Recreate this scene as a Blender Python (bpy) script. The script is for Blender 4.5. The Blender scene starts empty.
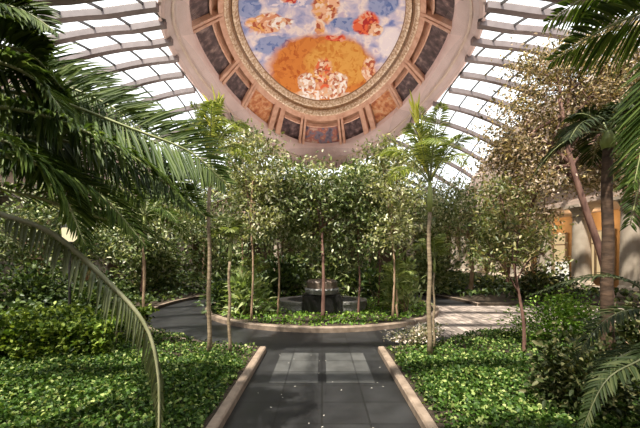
import bpy, math, random
import numpy as np
from mathutils import Vector
C = bpy.context.scene.collection
S = bpy.context.scene
rng = np.random.default_rng(7)
random.seed(7)
PI = math.pi
# ------------------------------------------------------------------ camera model (used to take measurements off the photo)
F, CX, HY, EYE = 330.0, 322.0, 254.0, 1.75
def at(px, py, d):
    """the point d metres in front of the camera seen at a photo pixel"""
    return np.array([(px - CX) * d / F, d, EYE + (HY - py) * d / F])

# ------------------------------------------------------------------ materials
def nodes(name):
    m = bpy.data.materials.new(name); m.use_nodes = True
    nt = m.node_tree
    for n in list(nt.nodes): nt.nodes.remove(n)
    out = nt.nodes.new('ShaderNodeOutputMaterial')
    return m, nt, out
def N(nt, kind, **kw):
    n = nt.nodes.new(kind)
    for k, v in kw.items():
        if k in n.inputs.keys() if hasattr(n.inputs, 'keys') else False: n.inputs[k].default_value = v
        else: setattr(n, k, v)
    return n
def ramp(nt, fac, stops, interp='LINEAR'):
    r = nt.nodes.new('ShaderNodeValToRGB'); r.color_ramp.interpolation = interp
    els = r.color_ramp.elements
    while len(els) < len(stops): els.new(0.5)
    for e, (p, c) in zip(els, stops): e.position = p; e.color = (*c, 1)
    nt.links.new(fac, r.inputs[0]); return r.outputs[0]
def mixc(nt, fac, a, b, mode='MIX'):
    m = nt.nodes.new('ShaderNodeMix'); m.data_type = 'RGBA'; m.blend_type = mode
    for sock, v in ((m.inputs[0], fac), (m.inputs[6], a), (m.inputs[7], b)):
        if hasattr(v, 'is_linked') or isinstance(v, bpy.types.NodeSocket): nt.links.new(v, sock)
        elif isinstance(v, (int, float)): sock.default_value = v
        else: sock.default_value = (*v, 1)
    return m.outputs[2]
def math_(nt, op, a, b=0.0, clamp=False):
    m = nt.nodes.new('ShaderNodeMath'); m.operation = op; m.use_clamp = clamp
    for i, v in enumerate((a, b)):
        if isinstance(v, bpy.types.NodeSocket): nt.links.new(v, m.inputs[i])
        else: m.inputs[i].default_value = v
    return m.outputs[0]
def noisy(name, stops, scale=6, rough=.7, detail=4, bump=0.0, stretch=(1, 1, 1), metal=0.0, spec=.4):
    m, nt, out = nodes(name)
    tc = N(nt, 'ShaderNodeTexCoord'); mp = N(nt, 'ShaderNodeMapping'); mp.inputs['Scale'].default_value = stretch
    nt.links.new(tc.outputs['Object'], mp.inputs[0])
    no = N(nt, 'ShaderNodeTexNoise'); no.inputs['Scale'].default_value = scale; no.inputs['Detail'].default_value = detail
    nt.links.new(mp.outputs[0], no.inputs['Vector'])
    b = N(nt, 'ShaderNodeBsdfPrincipled'); b.inputs['Roughness'].default_value = rough
    b.inputs['Metallic'].default_value = metal; b.inputs['Specular IOR Level'].default_value = spec
    nt.links.new(ramp(nt, no.outputs[0], stops), b.inputs['Base Color'])
    if bump:
        bp = N(nt, 'ShaderNodeBump'); bp.inputs['Strength'].default_value = bump; bp.inputs['Distance'].default_value = .02
        nt.links.new(no.outputs[0], bp.inputs['Height']); nt.links.new(bp.outputs[0], b.inputs['Normal'])
    nt.links.new(b.outputs[0], out.inputs[0]); return m
def leaf_mat(name, stops, trans=.35, rough=.42, spec=.5):
    m, nt, out = nodes(name)
    g = N(nt, 'ShaderNodeNewGeometry')
    col = ramp(nt, g.outputs['Random Per Island'], stops)
    b = N(nt, 'ShaderNodeBsdfPrincipled'); b.inputs['Roughness'].default_value = rough; b.inputs['Specular IOR Level'].default_value = spec
    nt.links.new(col, b.inputs['Base Color'])
    t = N(nt, 'ShaderNodeBsdfTranslucent')
    nt.links.new(mixc(nt, 1.0, col, (1.2, 1.2, .6), 'MULTIPLY'), t.inputs[0])
    mx = N(nt, 'ShaderNodeMixShader'); mx.inputs[0].default_value = trans
    nt.links.new(b.outputs[0], mx.inputs[1]); nt.links.new(t.outputs[0], mx.inputs[2])
    nt.links.new(mx.outputs[0], out.inputs[0]); return m

M = {}
M['palm_dark'] = leaf_mat('palm leaf dark', [(0, (.026, .05, .010)), (.5, (.06, .10, .018)), (1, (.14, .19, .045))], .38, .5, .18)
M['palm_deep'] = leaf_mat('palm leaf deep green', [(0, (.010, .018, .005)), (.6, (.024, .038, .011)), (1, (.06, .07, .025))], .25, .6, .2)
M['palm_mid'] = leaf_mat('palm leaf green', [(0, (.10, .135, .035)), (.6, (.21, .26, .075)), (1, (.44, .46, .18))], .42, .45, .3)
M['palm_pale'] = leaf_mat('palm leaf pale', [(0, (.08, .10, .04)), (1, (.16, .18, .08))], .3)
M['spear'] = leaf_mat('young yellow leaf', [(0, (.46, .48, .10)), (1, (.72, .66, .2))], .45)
M['ficus'] = leaf_mat('ficus leaf', [(0, (.07, .10, .028)), (.5, (.17, .22, .075)), (.72, (.32, .36, .16)), (.95, (.66, .64, .46)), (1, (.8, .78, .64))], .33, .32)  # near-white top stops paint bright highlights into some leaves
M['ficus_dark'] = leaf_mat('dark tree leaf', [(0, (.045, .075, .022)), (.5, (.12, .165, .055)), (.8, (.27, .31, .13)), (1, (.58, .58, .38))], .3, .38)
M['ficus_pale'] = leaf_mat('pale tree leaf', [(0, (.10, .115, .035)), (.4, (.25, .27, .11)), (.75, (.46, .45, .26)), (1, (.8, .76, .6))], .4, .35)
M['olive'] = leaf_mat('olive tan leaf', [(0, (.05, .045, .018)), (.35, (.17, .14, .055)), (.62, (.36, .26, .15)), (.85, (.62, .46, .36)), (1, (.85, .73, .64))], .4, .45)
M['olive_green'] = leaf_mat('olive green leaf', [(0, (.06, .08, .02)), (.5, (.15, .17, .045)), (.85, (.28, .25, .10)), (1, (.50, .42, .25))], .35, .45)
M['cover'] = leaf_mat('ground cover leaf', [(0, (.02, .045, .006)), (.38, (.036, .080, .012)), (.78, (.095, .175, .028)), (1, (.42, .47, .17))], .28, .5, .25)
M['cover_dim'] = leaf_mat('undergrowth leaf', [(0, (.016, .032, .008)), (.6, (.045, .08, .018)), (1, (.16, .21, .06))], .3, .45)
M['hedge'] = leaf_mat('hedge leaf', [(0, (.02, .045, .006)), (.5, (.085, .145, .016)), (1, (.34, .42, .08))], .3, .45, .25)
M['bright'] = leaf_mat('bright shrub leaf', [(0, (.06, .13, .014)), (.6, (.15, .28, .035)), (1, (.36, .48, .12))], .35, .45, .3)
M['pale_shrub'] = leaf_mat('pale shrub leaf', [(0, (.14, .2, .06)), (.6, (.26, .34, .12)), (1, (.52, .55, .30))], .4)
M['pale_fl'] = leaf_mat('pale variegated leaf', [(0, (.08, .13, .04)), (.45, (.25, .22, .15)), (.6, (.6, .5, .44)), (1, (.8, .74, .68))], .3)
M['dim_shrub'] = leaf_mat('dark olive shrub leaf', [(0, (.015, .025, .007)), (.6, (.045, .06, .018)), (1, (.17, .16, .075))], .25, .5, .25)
M['bark'] = noisy('tan bark', [(.3, (.20, .12, .07)), (.7, (.46, .32, .21))], 8, .8, bump=.5, stretch=(1, 1, .35))
M['bark_red'] = noisy('reddish bark', [(.3, (.085, .04, .032)), (.7, (.22, .12, .09))], 9, .8, bump=.5, stretch=(1, 1, .3))
M['bark_grey'] = noisy('pale ringed palm bark', [(.3, (.14, .10, .06)), (.7, (.34, .26, .17))], 3, .75, bump=.4, stretch=(.4, .4, 7))
M['bark_brown'] = noisy('brown palm bark', [(.3, (.03, .017, .011)), (.7, (.10, .058, .036))], 5, .85, bump=.8, stretch=(1, 1, 3))
M['crownshaft'] = noisy('green crownshaft', [(.3, (.22, .27, .07)), (.7, (.36, .40, .13))], 5, .5, stretch=(3, 3, .4))
M['midrib'] = noisy('leaf midrib', [(.3, (.16, .19, .07)), (.7, (.30, .31, .14))], 8, .5)
M['midrib_dark'] = noisy('dark leaf midrib', [(.3, (.03, .035, .012)), (.7, (.07, .075, .03))], 8, .6)
M['midrib_pale'] = noisy('pale leaf midrib', [(.3, (.18, .19, .10)), (.7, (.28, .28, .17))], 8, .5)
M['soil'] = noisy('dark soil', [(.3, (.018, .012, .008)), (.7, (.06, .042, .025))], 14, .95, bump=.6)
M['kerb'] = noisy('tan stone kerb', [(.3, (.15, .11, .08)), (.7, (.29, .22, .17))], 7, .65, bump=.15)
M['stone'] = noisy('beige stone', [(.3, (.27, .22, .17)), (.7, (.38, .32, .26))], 2.5, .7)
M['pink'] = noisy('pinkish plaster', [(.3, (.38, .285, .235)), (.7, (.47, .37, .315))], 2, .75)
M['dark_wall'] = noisy('brown panelled wall', [(.3, (.07, .045, .028)), (.7, (.16, .10, .06))], 2, .6)
M['shop_wall'] = noisy('ochre wall', [(.3, (.38, .22, .09)), (.7, (.52, .32, .15))], 1.5, .7)
M['rib'] = noisy('mauve grey painted steel', [(.3, (.155, .125, .125)), (.7, (.20, .165, .165))], 3, .5)
M['bar'] = noisy('dark glazing bar', [(.3, (.03, .03, .03)), (.7, (.06, .055, .055))], 3, .5)
M['rim'] = noisy('pinkish plaster rim', [(.3, (.64, .49, .47)), (.7, (.72, .57, .55))], 1.2, .6)
M['rim_pale'] = noisy('pale plaster bead', [(.3, (.60, .46, .38)), (.7, (.74, .60, .50))], 2, .6)
M['coffer'] = noisy('tan coffer plaster', [(.3, (.34, .175, .105)), (.7, (.48, .275, .18))], 2, .65)
M['coffer_rib'] = noisy('rosy brown coffer rib', [(.3, (.50, .27, .185)), (.7, (.66, .41, .30))], 2.5, .6)
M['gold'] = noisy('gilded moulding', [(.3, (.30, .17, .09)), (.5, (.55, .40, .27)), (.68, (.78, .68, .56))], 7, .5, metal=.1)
M['gold_dark'] = noisy('dark brown moulding', [(.3, (.16, .08, .035)), (.7, (.33, .18, .09))], 5, .5)  # dark brown of the narrow moulding courses
M['granite'] = noisy('grey granite', [(.3, (.12, .12, .115)), (.7, (.33, .32, .31))], 40, .45)
M['black'] = noisy('black polished stone', [(.3, (.006, .006, .006)), (.7, (.015, .014, .014))], 12, .35)
M['cap'] = noisy('brown stone slab', [(.3, (.11, .08, .06)), (.7, (.20, .15, .12))], 10, .5)
M['iron'] = noisy('black iron', [(.3, (.012, .011, .01)), (.7, (.03, .028, .025))], 12, .45)
M['white'] = noisy('white board', [(.3, (.72, .70, .66)), (.7, (.80, .78, .75))], 3, .5)
M['petal'] = noisy('pale speck', [(.3, (.35, .33, .29)), (.7, (.55, .52, .47))], 3, .6)

def emit(name, col, st):
    m, nt, out = nodes(name); e = N(nt, 'ShaderNodeEmission'); e.inputs[0].default_value = (*col, 1); e.inputs[1].default_value = st
    nt.links.new(e.outputs[0], out.inputs[0]); return m
M['lamp'] = emit('lit lantern glass', (1, .86, .52), 1.15)
M['shop_light'] = emit('lit shop interior', (1, .72, .38), .75)

# clear roof glass: mostly see-through, a little milky
m, nt, out = nodes('roof glass')
tr = N(nt, 'ShaderNodeBsdfTransparent'); tr.inputs[0].default_value = (.97, .99, 1, 1)
tl = N(nt, 'ShaderNodeBsdfTranslucent'); tl.inputs[0].default_value = (.93, .95, .97, 1)
mx = N(nt, 'ShaderNodeMixShader'); mx.inputs[0].default_value = .14
nt.links.new(tr.outputs[0], mx.inputs[1]); nt.links.new(tl.outputs[0], mx.inputs[2]); nt.links.new(mx.outputs[0], out.inputs[0])
M['glass'] = m

# dark slab paving with joints and pale flecks
def paving(name, stops, size, joint, rough):
    m, nt, out = nodes(name)
    tc = N(nt, 'ShaderNodeTexCoord')
    br = N(nt, 'ShaderNodeTexBrick'); br.offset = 0.0; br.squash = 1.0
    br.inputs['Scale'].default_value = 1.0; br.inputs['Brick Width'].default_value = size; br.inputs['Row Height'].default_value = size
    br.inputs['Mortar Size'].default_value = joint; br.inputs['Mortar Smooth'].default_value = .2; br.inputs['Bias'].default_value = 0
    br.inputs['Color1'].default_value = (*stops[0], 1); br.inputs['Color2'].default_value = (*stops[1], 1); br.inputs['Mortar'].default_value = (*stops[2], 1)
    mp = N(nt, 'ShaderNodeMapping'); mp.inputs['Location'].default_value = (size / 2 * 0, .1, 0)
    nt.links.new(tc.outputs['Object'], mp.inputs[0]); nt.links.new(mp.outputs[0], br.inputs['Vector'])
    no = N(nt, 'ShaderNodeTexNoise'); no.inputs['Scale'].default_value = 3.5; no.inputs['Detail'].default_value = 6
    nt.links.new(tc.outputs['Object'], no.inputs['Vector'])
    col = mixc(nt, 1.0, br.outputs[0], ramp(nt, no.outputs[0], [(.3, (.65, .65, .65)), (.7, (1.3, 1.3, 1.3))]), 'MULTIPLY')
    b = N(nt, 'ShaderNodeBsdfPrincipled'); b.inputs['Roughness'].default_value = rough; b.inputs['Specular IOR Level'].default_value = .35
    nt.links.new(col, b.inputs['Base Color']); nt.links.new(b.outputs[0], out.inputs[0]); return m
M['paving'] = paving('dark slate paving', [(.015, .015, .016), (.022, .022, .023), (.010, .010, .010)], .5, .012, .45)
M['paving_light'] = paving('grey slab paving', [(.055, .055, .054), (.075, .074, .072), (.03, .03, .03)], .5, .012, .5)
M['paving_pale_sunlit'] = paving('pale paving with sunlit tone', [(.17, .14, .125), (.40, .33, .29), (.10, .08, .07)], .16, .012, .6)  # pale stone; the sunlit, dappled look is put into its tones

# ------------------------------------------------------------------ mesh helpers
class MB:
    def __init__(s): s.v = []; s.f = []
    def add(s, v, f):
        o = len(s.v); s.v += [tuple(map(float, p)) for p in v]; s.f += [tuple(i + o for i in q) for q in f]
    def box(s, c, d):
        x, y, z = c; a, b, h = d[0] / 2, d[1] / 2, d[2] / 2
        s.add([(x + i * a, y + j * b, z + k * h) for k in (-1, 1) for i, j in ((-1, -1), (1, -1), (1, 1), (-1, 1))],
              [(3, 2, 1, 0), (4, 5, 6, 7), (0, 1, 5, 4), (1, 2, 6, 5), (2, 3, 7, 6), (3, 0, 4, 7)])
    def tube(s, pts, rad, n=7):
        pts = [np.array(p, float) for p in pts]; k = len(pts)
        if not hasattr(rad, '__len__'): rad = [rad] * k
        V = []; ref = np.array([.31, .87, .2])
        for i, p in enumerate(pts):
            t = pts[min(i + 1, k - 1)] - pts[max(i - 1, 0)]; t /= np.linalg.norm(t) + 1e-9
            a = np.cross(t, ref); a /= np.linalg.norm(a) + 1e-9; b = np.cross(t, a)
            V += [p + rad[i] * (math.cos(2 * PI * j / n) * a + math.sin(2 * PI * j / n) * b) for j in range(n)]
        Fc = [(i * n + j, i * n + (j + 1) % n, (i + 1) * n + (j + 1) % n, (i + 1) * n + j) for i in range(k - 1) for j in range(n)]
        Fc += [tuple(range(n))[::-1], tuple((k - 1) * n + j for j in range(n))]
        s.add(V, Fc)
    def lathe(s, prof, c=(0, 0, 0), n=32):
        k = len(prof)
        V = [(c[0] + r * math.cos(2 * PI * j / n), c[1] + r * math.sin(2 * PI * j / n), c[2] + z) for r, z in prof for j in range(n)]
        Fc = [(i * n + j, i * n + (j + 1) % n, (i + 1) * n + (j + 1) % n, (i + 1) * n + j) for i in range(k - 1) for j in range(n)]
        Fc += [tuple(range(n))[::-1], tuple((k - 1) * n + j for j in range(n))]
        s.add(V, Fc)
    def prism(s, poly, z0, z1):
        n = len(poly)
        V = [(x, y, z0) for x, y in poly] + [(x, y, z1) for x, y in poly]
        s.add(V, [tuple(range(n))[::-1], tuple(range(n, 2 * n))] + [(i, (i + 1) % n, n + (i + 1) % n, n + i) for i in range(n)])
    def sweep(s, frames, closed=False):
        """frames: list of equal-length profile loops"""
        n = len(frames[0]); k = len(frames); V = [p for fr in frames for p in fr]
        rng_ = range(k if closed else k - 1)
        Fc = [(i * n + j, i * n + (j + 1) % n, ((i + 1) % k) * n + (j + 1) % n, ((i + 1) % k) * n + j) for i in rng_ for j in range(n)]
        if not closed: Fc += [tuple(range(n))[::-1], tuple((k - 1) * n + j for j in range(n))]
        s.add(V, Fc)
    def build(s, name, mat, parent=None, smooth=False, origin=(0, 0, 0)):
        me = bpy.data.meshes.new(name)
        o3 = np.array(origin, float)
        me.from_pydata([tuple(np.array(p) - o3) for p in s.v], [], s.f)
        import bmesh
        b = bmesh.new(); b.from_mesh(me); bmesh.ops.recalc_face_normals(b, faces=b.faces); b.to_mesh(me); b.free()
        return link(name, me, mat, parent, smooth, origin)
def link(name, me, mat, parent=None, smooth=False, origin=(0, 0, 0)):
    me.materials.append(M[mat] if isinstance(mat, str) else mat)
    if smooth: me.polygons.foreach_set('use_smooth', [True] * len(me.polygons))
    o = bpy.data.objects.new(name, me); C.objects.link(o)
    if parent: o.parent = parent
    else: o.location = origin
    return o
def tag(o, label=None, cat=None, group=None, kind=None):
    if label: o['label'] = label
    if cat: o['category'] = cat
    if group: o['group'] = group
    if kind: o['kind'] = kind
    return o
def thing(name, label, cat, loc=(0, 0, 0), group=None):
    o = bpy.data.objects.new(name, None); C.objects.link(o); o.location = loc; o.empty_display_size = .2
    return tag(o, label, cat, group)
def struct(o): o['kind'] = 'structure'; return o

def raw_mesh(name, V, faces_flat, loop_tot):
    me = bpy.data.meshes.new(name)
    me.vertices.add(len(V)); me.vertices.foreach_set('co', np.ascontiguousarray(V, dtype=np.float32).ravel())
    me.loops.add(len(faces_flat)); me.loops.foreach_set('vertex_index', faces_flat.astype(np.int32))
    st = np.concatenate([[0], np.cumsum(loop_tot)[:-1]]).astype(np.int32)
    me.polygons.add(len(loop_tot)); me.polygons.foreach_set('loop_start', st); me.polygons.foreach_set('loop_total', loop_tot.astype(np.int32))
    me.update(); me.validate(); return me
def unit(a): return a / (np.linalg.norm(a, axis=-1, keepdims=True) + 1e-9)
LEAF_F = np.array([0, 3, 2, 0, 2, 1, 2, 3, 6, 5, 2, 5, 4, 1, 5, 6, 7, 5, 7, 4]); LEAF_T = np.array([3, 3, 4, 4, 3, 3])
def leaves(name, P, D, Nr, L, W, mat, parent=None, droop=0.1, fold=.25, origin=(0, 0, 0)):
    """one mesh of many folded, slightly drooping leaf blades"""
    n = len(P); P = np.asarray(P, float) - np.array(origin, float); D = unit(D); Sd = unit(np.cross(D, Nr)); U = np.cross(Sd, D)
    L = np.broadcast_to(L, (n,))[:, None]; W = np.broadcast_to(W, (n,))[:, None]
    dz = np.array([0, 0, -1.0])
    def cpt(t): return P + D * L * t + dz * (droop * L * t * t)
    c1, c2, c3 = cpt(.38), cpt(.75), cpt(1.0)
    l1 = c1 - Sd * W * .5 + U * W * fold; r1 = c1 + Sd * W * .5 + U * W * fold
    l2 = c2 - Sd * W * .36 + U * W * fold * .7; r2 = c2 + Sd * W * .36 + U * W * fold * .7
    V = np.stack([P, l1, c1, r1, l2, c2, r2, c3], 1).reshape(-1, 3)
    Fi = (LEAF_F[None, :] + 8 * np.arange(n)[:, None]).ravel(); Ft = np.tile(LEAF_T, n)
    return link(name, raw_mesh(name, V, Fi, Ft), mat, parent, True, origin)
def rand_dirs(n, up=.3):
    d = rng.normal(size=(n, 3)); d[:, 2] += up; return unit(d)
def spline(pts, n):
    p = np.array(pts, float); k = len(p)
    q = np.vstack([2 * p[0] - p[1], p, 2 * p[-1] - p[-2]])
    t = np.linspace(0, k - 1 - 1e-6, n); i = t.astype(int); u = (t - i)[:, None]
    a, b, c, d = q[i], q[i + 1], q[i + 2], q[i + 3]
    return .5 * (2 * b + (c - a) * u + (2 * a - 5 * b + 4 * c - d) * u ** 2 + (3 * b - a - 3 * c + d) * u ** 3)

# ------------------------------------------------------------------ plants
def frond(parent, pts, n=46, ll=.42, lw=.032, mat='palm_dark', rib='midrib', r0=.016, droop=.35, lift=.25, start=.18, world=True, sweepf=.75, twist=0.0):
    org = np.array(parent.location) if world else np.zeros(3)
    c = spline([np.array(p) - org for p in pts], n + 4)
    t = np.gradient(c, axis=0); t = unit(t)
    up = np.array([0, 0, 1.0]); side = unit(np.cross(t, up)); nrm = np.cross(side, t)
    ca, sa = math.cos(twist), math.sin(twist)
    side, nrm = side * ca + nrm * sa, nrm * ca - side * sa
    u = np.linspace(0, 1, n + 4)
    k = np.where(u > start)[0]; prof = np.sin(np.clip((u[k] - start) / (1 - start), 0, 1) ** .75 * PI * .86 + .35)
    prof = np.clip(prof, .22, 1)
    P, D, Nn, L = [], [], [], []
    for s in (-1, 1):
        jit = rng.normal(size=(len(k), 3)) * .09
        D.append(t[k] * sweepf * (0.6 + .7 * u[k][:, None]) + s * side[k] + nrm[k] * lift + jit); P.append(c[k] + t[k] * rng.uniform(-.01, .01, (len(k), 1)))
        Nn.append(nrm[k]); L.append(ll * prof * rng.uniform(.85, 1.1, len(k)))
    P, D, Nn, L = map(np.concatenate, (P, D, Nn, L))
    f = leaves('frond', P, D, Nn, L, lw * (0.6 + .4 * L / ll), mat, parent, droop=droop, fold=.3)
    mb = MB(); mb.tube(c[::3], np.linspace(r0, r0 * .25, len(c[::3])), 6)
    mb.build('midrib', rib, f, True)
    return f
def arch(base, az, elev, length, sag, n=5):
    out = []
    for i in range(n):
        s = i / (n - 1) * length
        h = s * math.cos(elev) * (1 - .12 * (s / length))
        out.append((base[0] + h * math.cos(az), base[1] + h * math.sin(az), base[2] + s * math.sin(elev) - sag * (s / length) ** 2 * length))
    return out
def slim_palm(label, x, y, trunk_top, r, fr_len, nfr, mat='palm_mid', spear=True, slean=0.0, group=None, bark='bark_grey', elev=(55, 75), sag=.7, lean=(0, 0), ll=.32, shaft=.5, name='slender_palm', az0=.3, lw=.019, nl=60):
    t = thing(name, label, 'palm', (x, y, .1), group)
    mb = MB(); k = 8
    pts = [(lean[0] * (i / k) ** 1.5 + .012 * math.sin(i * 1.7), lean[1] * (i / k) ** 1.5, trunk_top * i / k - .08 * (i == 0)) for i in range(k + 1)]
    mb.tube(pts, [r * (1.25 if i == 0 else 1) * (1 - .25 * i / k) for i in range(k + 1)], 10); mb.build('trunk', bark, t, True)
    top = np.array(pts[-1])
    if shaft:
        mb = MB(); mb.tube([top + (0, 0, -.02), top + (0, 0, shaft * .35), top + (0, 0, shaft)], [r * .85, r * 1.15, r * .5], 10); mb.build('crownshaft', 'crownshaft', t, True)
    cr = top + np.array([0, 0, shaft * .92])
    for i in range(nfr):
        az = az0 + i * 2.399; q = i / max(1, nfr - 1)
        el = math.radians(elev[0] + (elev[1] - elev[0]) * q)
        frond(t, arch(cr, az, el, fr_len * rng.uniform(.85, 1.1), sag * (1.05 - .45 * q)), nl, ll, lw, mat, 'midrib', .011, droop=.45, world=False, start=.15)
    if spear:
        q = np.linspace(0, 1, 40)[:, None]; P = cr + np.array([slean, 0, 1.0]) * q * fr_len * .6 + rng.normal(size=(40, 3)) * .01
        D = np.tile([slean * 1.2, -.1, 1.0], (40, 1)) + rng.normal(size=(40, 3)) * .28
        leaves('spear_leaf', P, D, rand_dirs(40), fr_len * .26, .04, 'spear', t, .15)
    return t
def tree(name, label, base, trunk, r, crowns, nleaf, size, mat, bark='bark', group=None, nb=14, spread=.32, cat='tree', n_main=3, up=.1, wid=.45):
    """trunk: world points; crowns: ellipsoids (centre, radii)"""
    org = np.array(base, float); t = thing(name, label, cat, tuple(base), group)
    tp = spline(trunk, 14) - org
    mb = MB(); mb.tube(tp, np.linspace(r, r * .5, len(tp)) * (1 + .35 * np.exp(-np.arange(len(tp)) * 1.2)), 9)
    mb.build('trunk', bark, t, True)
    cs = []
    vol = np.array([np.prod(c[1]) ** .8 for c in crowns]); cnt = np.maximum(2, (nb * len(crowns) * vol / vol.sum()).astype(int))
    mains = []
    for (c, rad), k in zip(crowns, cnt):
        q = rand_dirs(k, 0) * rng.uniform(.25, 1, (k, 1)) ** .45
        pts = np.array(c) - org + q * np.array(rad); cs.append(pts); mains.append((np.array(c) - org, pts))
    bi = 0
    for mc, pts in mains:
        j0 = min(len(tp) - 1, int(len(tp) * rng.uniform(.62, .98)))
        st = tp[j0]; mid = (st + mc) / 2 + np.array([0, 0, .12]); mb = MB()
        mb.tube(spline([st, mid, mc], 6), np.linspace(r * .5, r * .26, 6), 6)
        for p in pts:
            a = (mc + st) / 2 if rng.random() < .4 else mc
            mb.tube(spline([a, (a + p) / 2 + rng.normal(size=3) * .08, p], 4), np.linspace(r * .22, r * .06, 4), 5)
        mb.build('branch', bark, t, True)
    cs = np.concatenate(cs); per = nleaf // len(cs)
    sc = np.mean([np.mean(c[1]) for c in crowns]) * spread
    P = np.repeat(cs, per, 0) + rng.normal(size=(per * len(cs), 3)) * sc * np.array([1, 1, .75])
    D = rand_dirs(len(P), -.15); Nn = rand_dirs(len(P), .9)
    L = size * rng.uniform(.65, 1.2, len(P))
    leaves('crown', P, D, Nn, L, L * wid, mat, t, droop=.15)
    return t
def shrub(name, label, x, y, z, rx, ry, h, n, size, mat, group=None, cat='shrub', wid=.5, up=.7, lumps=9, inner=.35, droop=.2):
    t = thing(name, label, cat, (x, y, z), group)
    q = []
    for i in range(lumps):
        a = rng.uniform(0, 2 * PI); rr = math.sqrt(rng.random()) * .8
        p = np.array([rx * rr * math.cos(a), ry * rr * math.sin(a), h * rng.uniform(.35, .95) * (1 - .45 * rr)]); q.append(p)
        if i < 5:
            mb = MB(); mb.tube([(p[0] * .1, p[1] * .1, -.05), (p[0] * .5, p[1] * .5, p[2] * .55), tuple(p)], [.016, .011, .005], 5); mb.build('stem', 'bark', t, True)
    q = np.array(q); per = n // lumps
    P = np.repeat(q, per, 0) + rng.normal(size=(per * lumps, 3)) * np.array([rx, ry, h]) * inner * .75
    P[:, 2] = np.abs(P[:, 2]) * .97 + .03
    out = P * np.array([1, 1, .6]); D = unit(unit(out) + rng.normal(size=P.shape) * .6 + np.array([0, 0, up * .4])); Nn = rand_dirs(len(P), 1.5)
    L = size * rng.uniform(.6, 1.25, len(P))
    leaves('foliage', P, D, Nn, L, L * wid, mat, t, droop=droop)
    return t
def cover(name, pts, zf, size, mat, kind='stuff', lab=None, cat=None, wid=.7):
    n = len(pts); z = np.array([zf(x, y) for x, y in pts]); P = np.column_stack([pts, z + rng.uniform(-.035, .03, n)])
    D = rand_dirs(n, .35); Nn = rand_dirs(n, 1.6); L = size * rng.uniform(.6, 1.3, n)
    o = leaves(name, P, D, Nn, L, L * wid, mat, None, droop=.2); tag(o, lab, cat, kind=kind); return o

# ------------------------------------------------------------------ the garden floor: paving, beds, kerbs
RB, RW, YC = 3.6, 5.2, 11.0          # central bed radius, outer radius of the ring walk, their centre
PW, KW = 1.0, .12                    # half width of the path, width of its kerb
HX, Y0, Y1 = 15.5, -5.0, 34.0        # the hall
mb = MB(); mb.box((0, (Y0 + Y1) / 2, -.15), (2 * HX + .6, Y1 - Y0 + .6, .3)); struct(mb.build('floor', 'paving'))
# lighter slabs inlaid across the path, each side of its centre line
for i, (x0, x1) in enumerate(((-.72, -.06), (.06, .72))):
    mb = MB(); mb.box(((x0 + x1) / 2, 5.15, .002), (x1 - x0, 1.35, .006)); struct(mb.build('floor_inlay', 'paving_light'))
mb = MB(); mb.box((7.3, 9.05, .002), (8.6, 4.1, .007)); struct(mb.build('floor_side_path', 'paving_pale_sunlit'))
mb = MB(); mb.prism([((RW - .0) * math.cos(a), YC + RW * math.sin(a)) for a in np.linspace(-1.0, .02, 20)] + [((RB + .1) * math.cos(a), YC + (RB + .1) * math.sin(a)) for a in np.linspace(.02, -1.0, 20)], -.01, .006); struct(mb.build('floor_ring_paving', 'paving_pale_sunlit'))  # paler sector of the ring walk, sunlight put into its colour
def arcpts(R, a0, a1, n=40, c=(0, YC)): return [(c[0] + R * math.cos(a), c[1] + R * math.sin(a)) for a in np.linspace(a0, a1, n)]
xe = PW + KW
aj = math.asin(xe / RW)              # where the path meets the ring walk
def ang(x, y): return math.atan2(y - YC, x)
left_poly = [(-xe, Y0 + .3)] + arcpts(RW, -PI / 2 - aj, -PI * 1.5 + .0, 60) + [(0, Y1 - 6), (-11.6, Y1 - 6), (-11.6, Y0 + .3)]
mb = MB(); mb.prism(left_poly, -.02, .09); struct(mb.build('ground_left', 'soil'))
a_lo = math.asin((7.0 - YC) / RW); a_hi = math.asin((11.1 - YC) / RW)
mb = MB(); mb.prism([(xe, Y0 + .3), (11.6, Y0 + .3), (11.6, 7.0)] + arcpts(RW, a_lo, -PI / 2 + aj, 24), -.02, .09); struct(mb.build('ground_right', 'soil'))
mb = MB(); mb.prism(arcpts(RW, a_hi, PI / 2, 30)[::-1] + [(RW * math.cos(a_hi), 11.1), (11.6, 11.1), (11.6, Y1 - 6), (0, Y1 - 6)], -.02, .09); struct(mb.build('ground_right_far', 'soil'))
mb = MB(); mb.prism(arcpts(RB - .1, 0, 2 * PI, 64)[:-1], -.02, .11); struct(mb.build('ground_centre', 'soil'))
def kerb(name, path, w, z1, mat='kerb', closed=False):
    p = np.array(path, float); t = np.gradient(p, axis=0); t /= np.linalg.norm(t, axis=1)[:, None]
    n = np.column_stack([-t[:, 1], t[:, 0]]); fr = []
    for a, m_ in zip(p, n):
        i, o = a - m_ * w / 2, a + m_ * w / 2; b = .018
        fr.append([(*i, -.02), (*i, z1 - b), (*(i + m_ * b), z1), (*(o - m_ * b), z1), (*o, z1 - b), (*o, -.02)])
    mb = MB(); mb.sweep(fr, closed); return struct(mb.build(name, mat))
yj = YC - math.sqrt(RW ** 2 - xe ** 2)
kerb('kerb_left', [(-PW - KW / 2, y) for y in np.linspace(Y0 + .3, yj - .02, 12)], KW, .10)
kerb('kerb_right', [(PW + KW / 2, y) for y in np.linspace(Y0 + .3, yj - .02, 12)], KW, .10)
kerb('kerb_centre', arcpts(RB, 0, 2 * PI, 90)[:-1], .16, .12, closed=True)
kerb('kerb_ring_left', arcpts(RW + .08, -PI / 2 - aj - .02, -PI * 1.5, 60), .12, .095)
kerb('kerb_ring_right', arcpts(RW + .08, a_lo, -PI / 2 + aj + .02, 24), .12, .095)
kerb('kerb_ring_far', arcpts(RW + .08, a_hi, PI / 2, 30), .12, .095)

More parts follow.
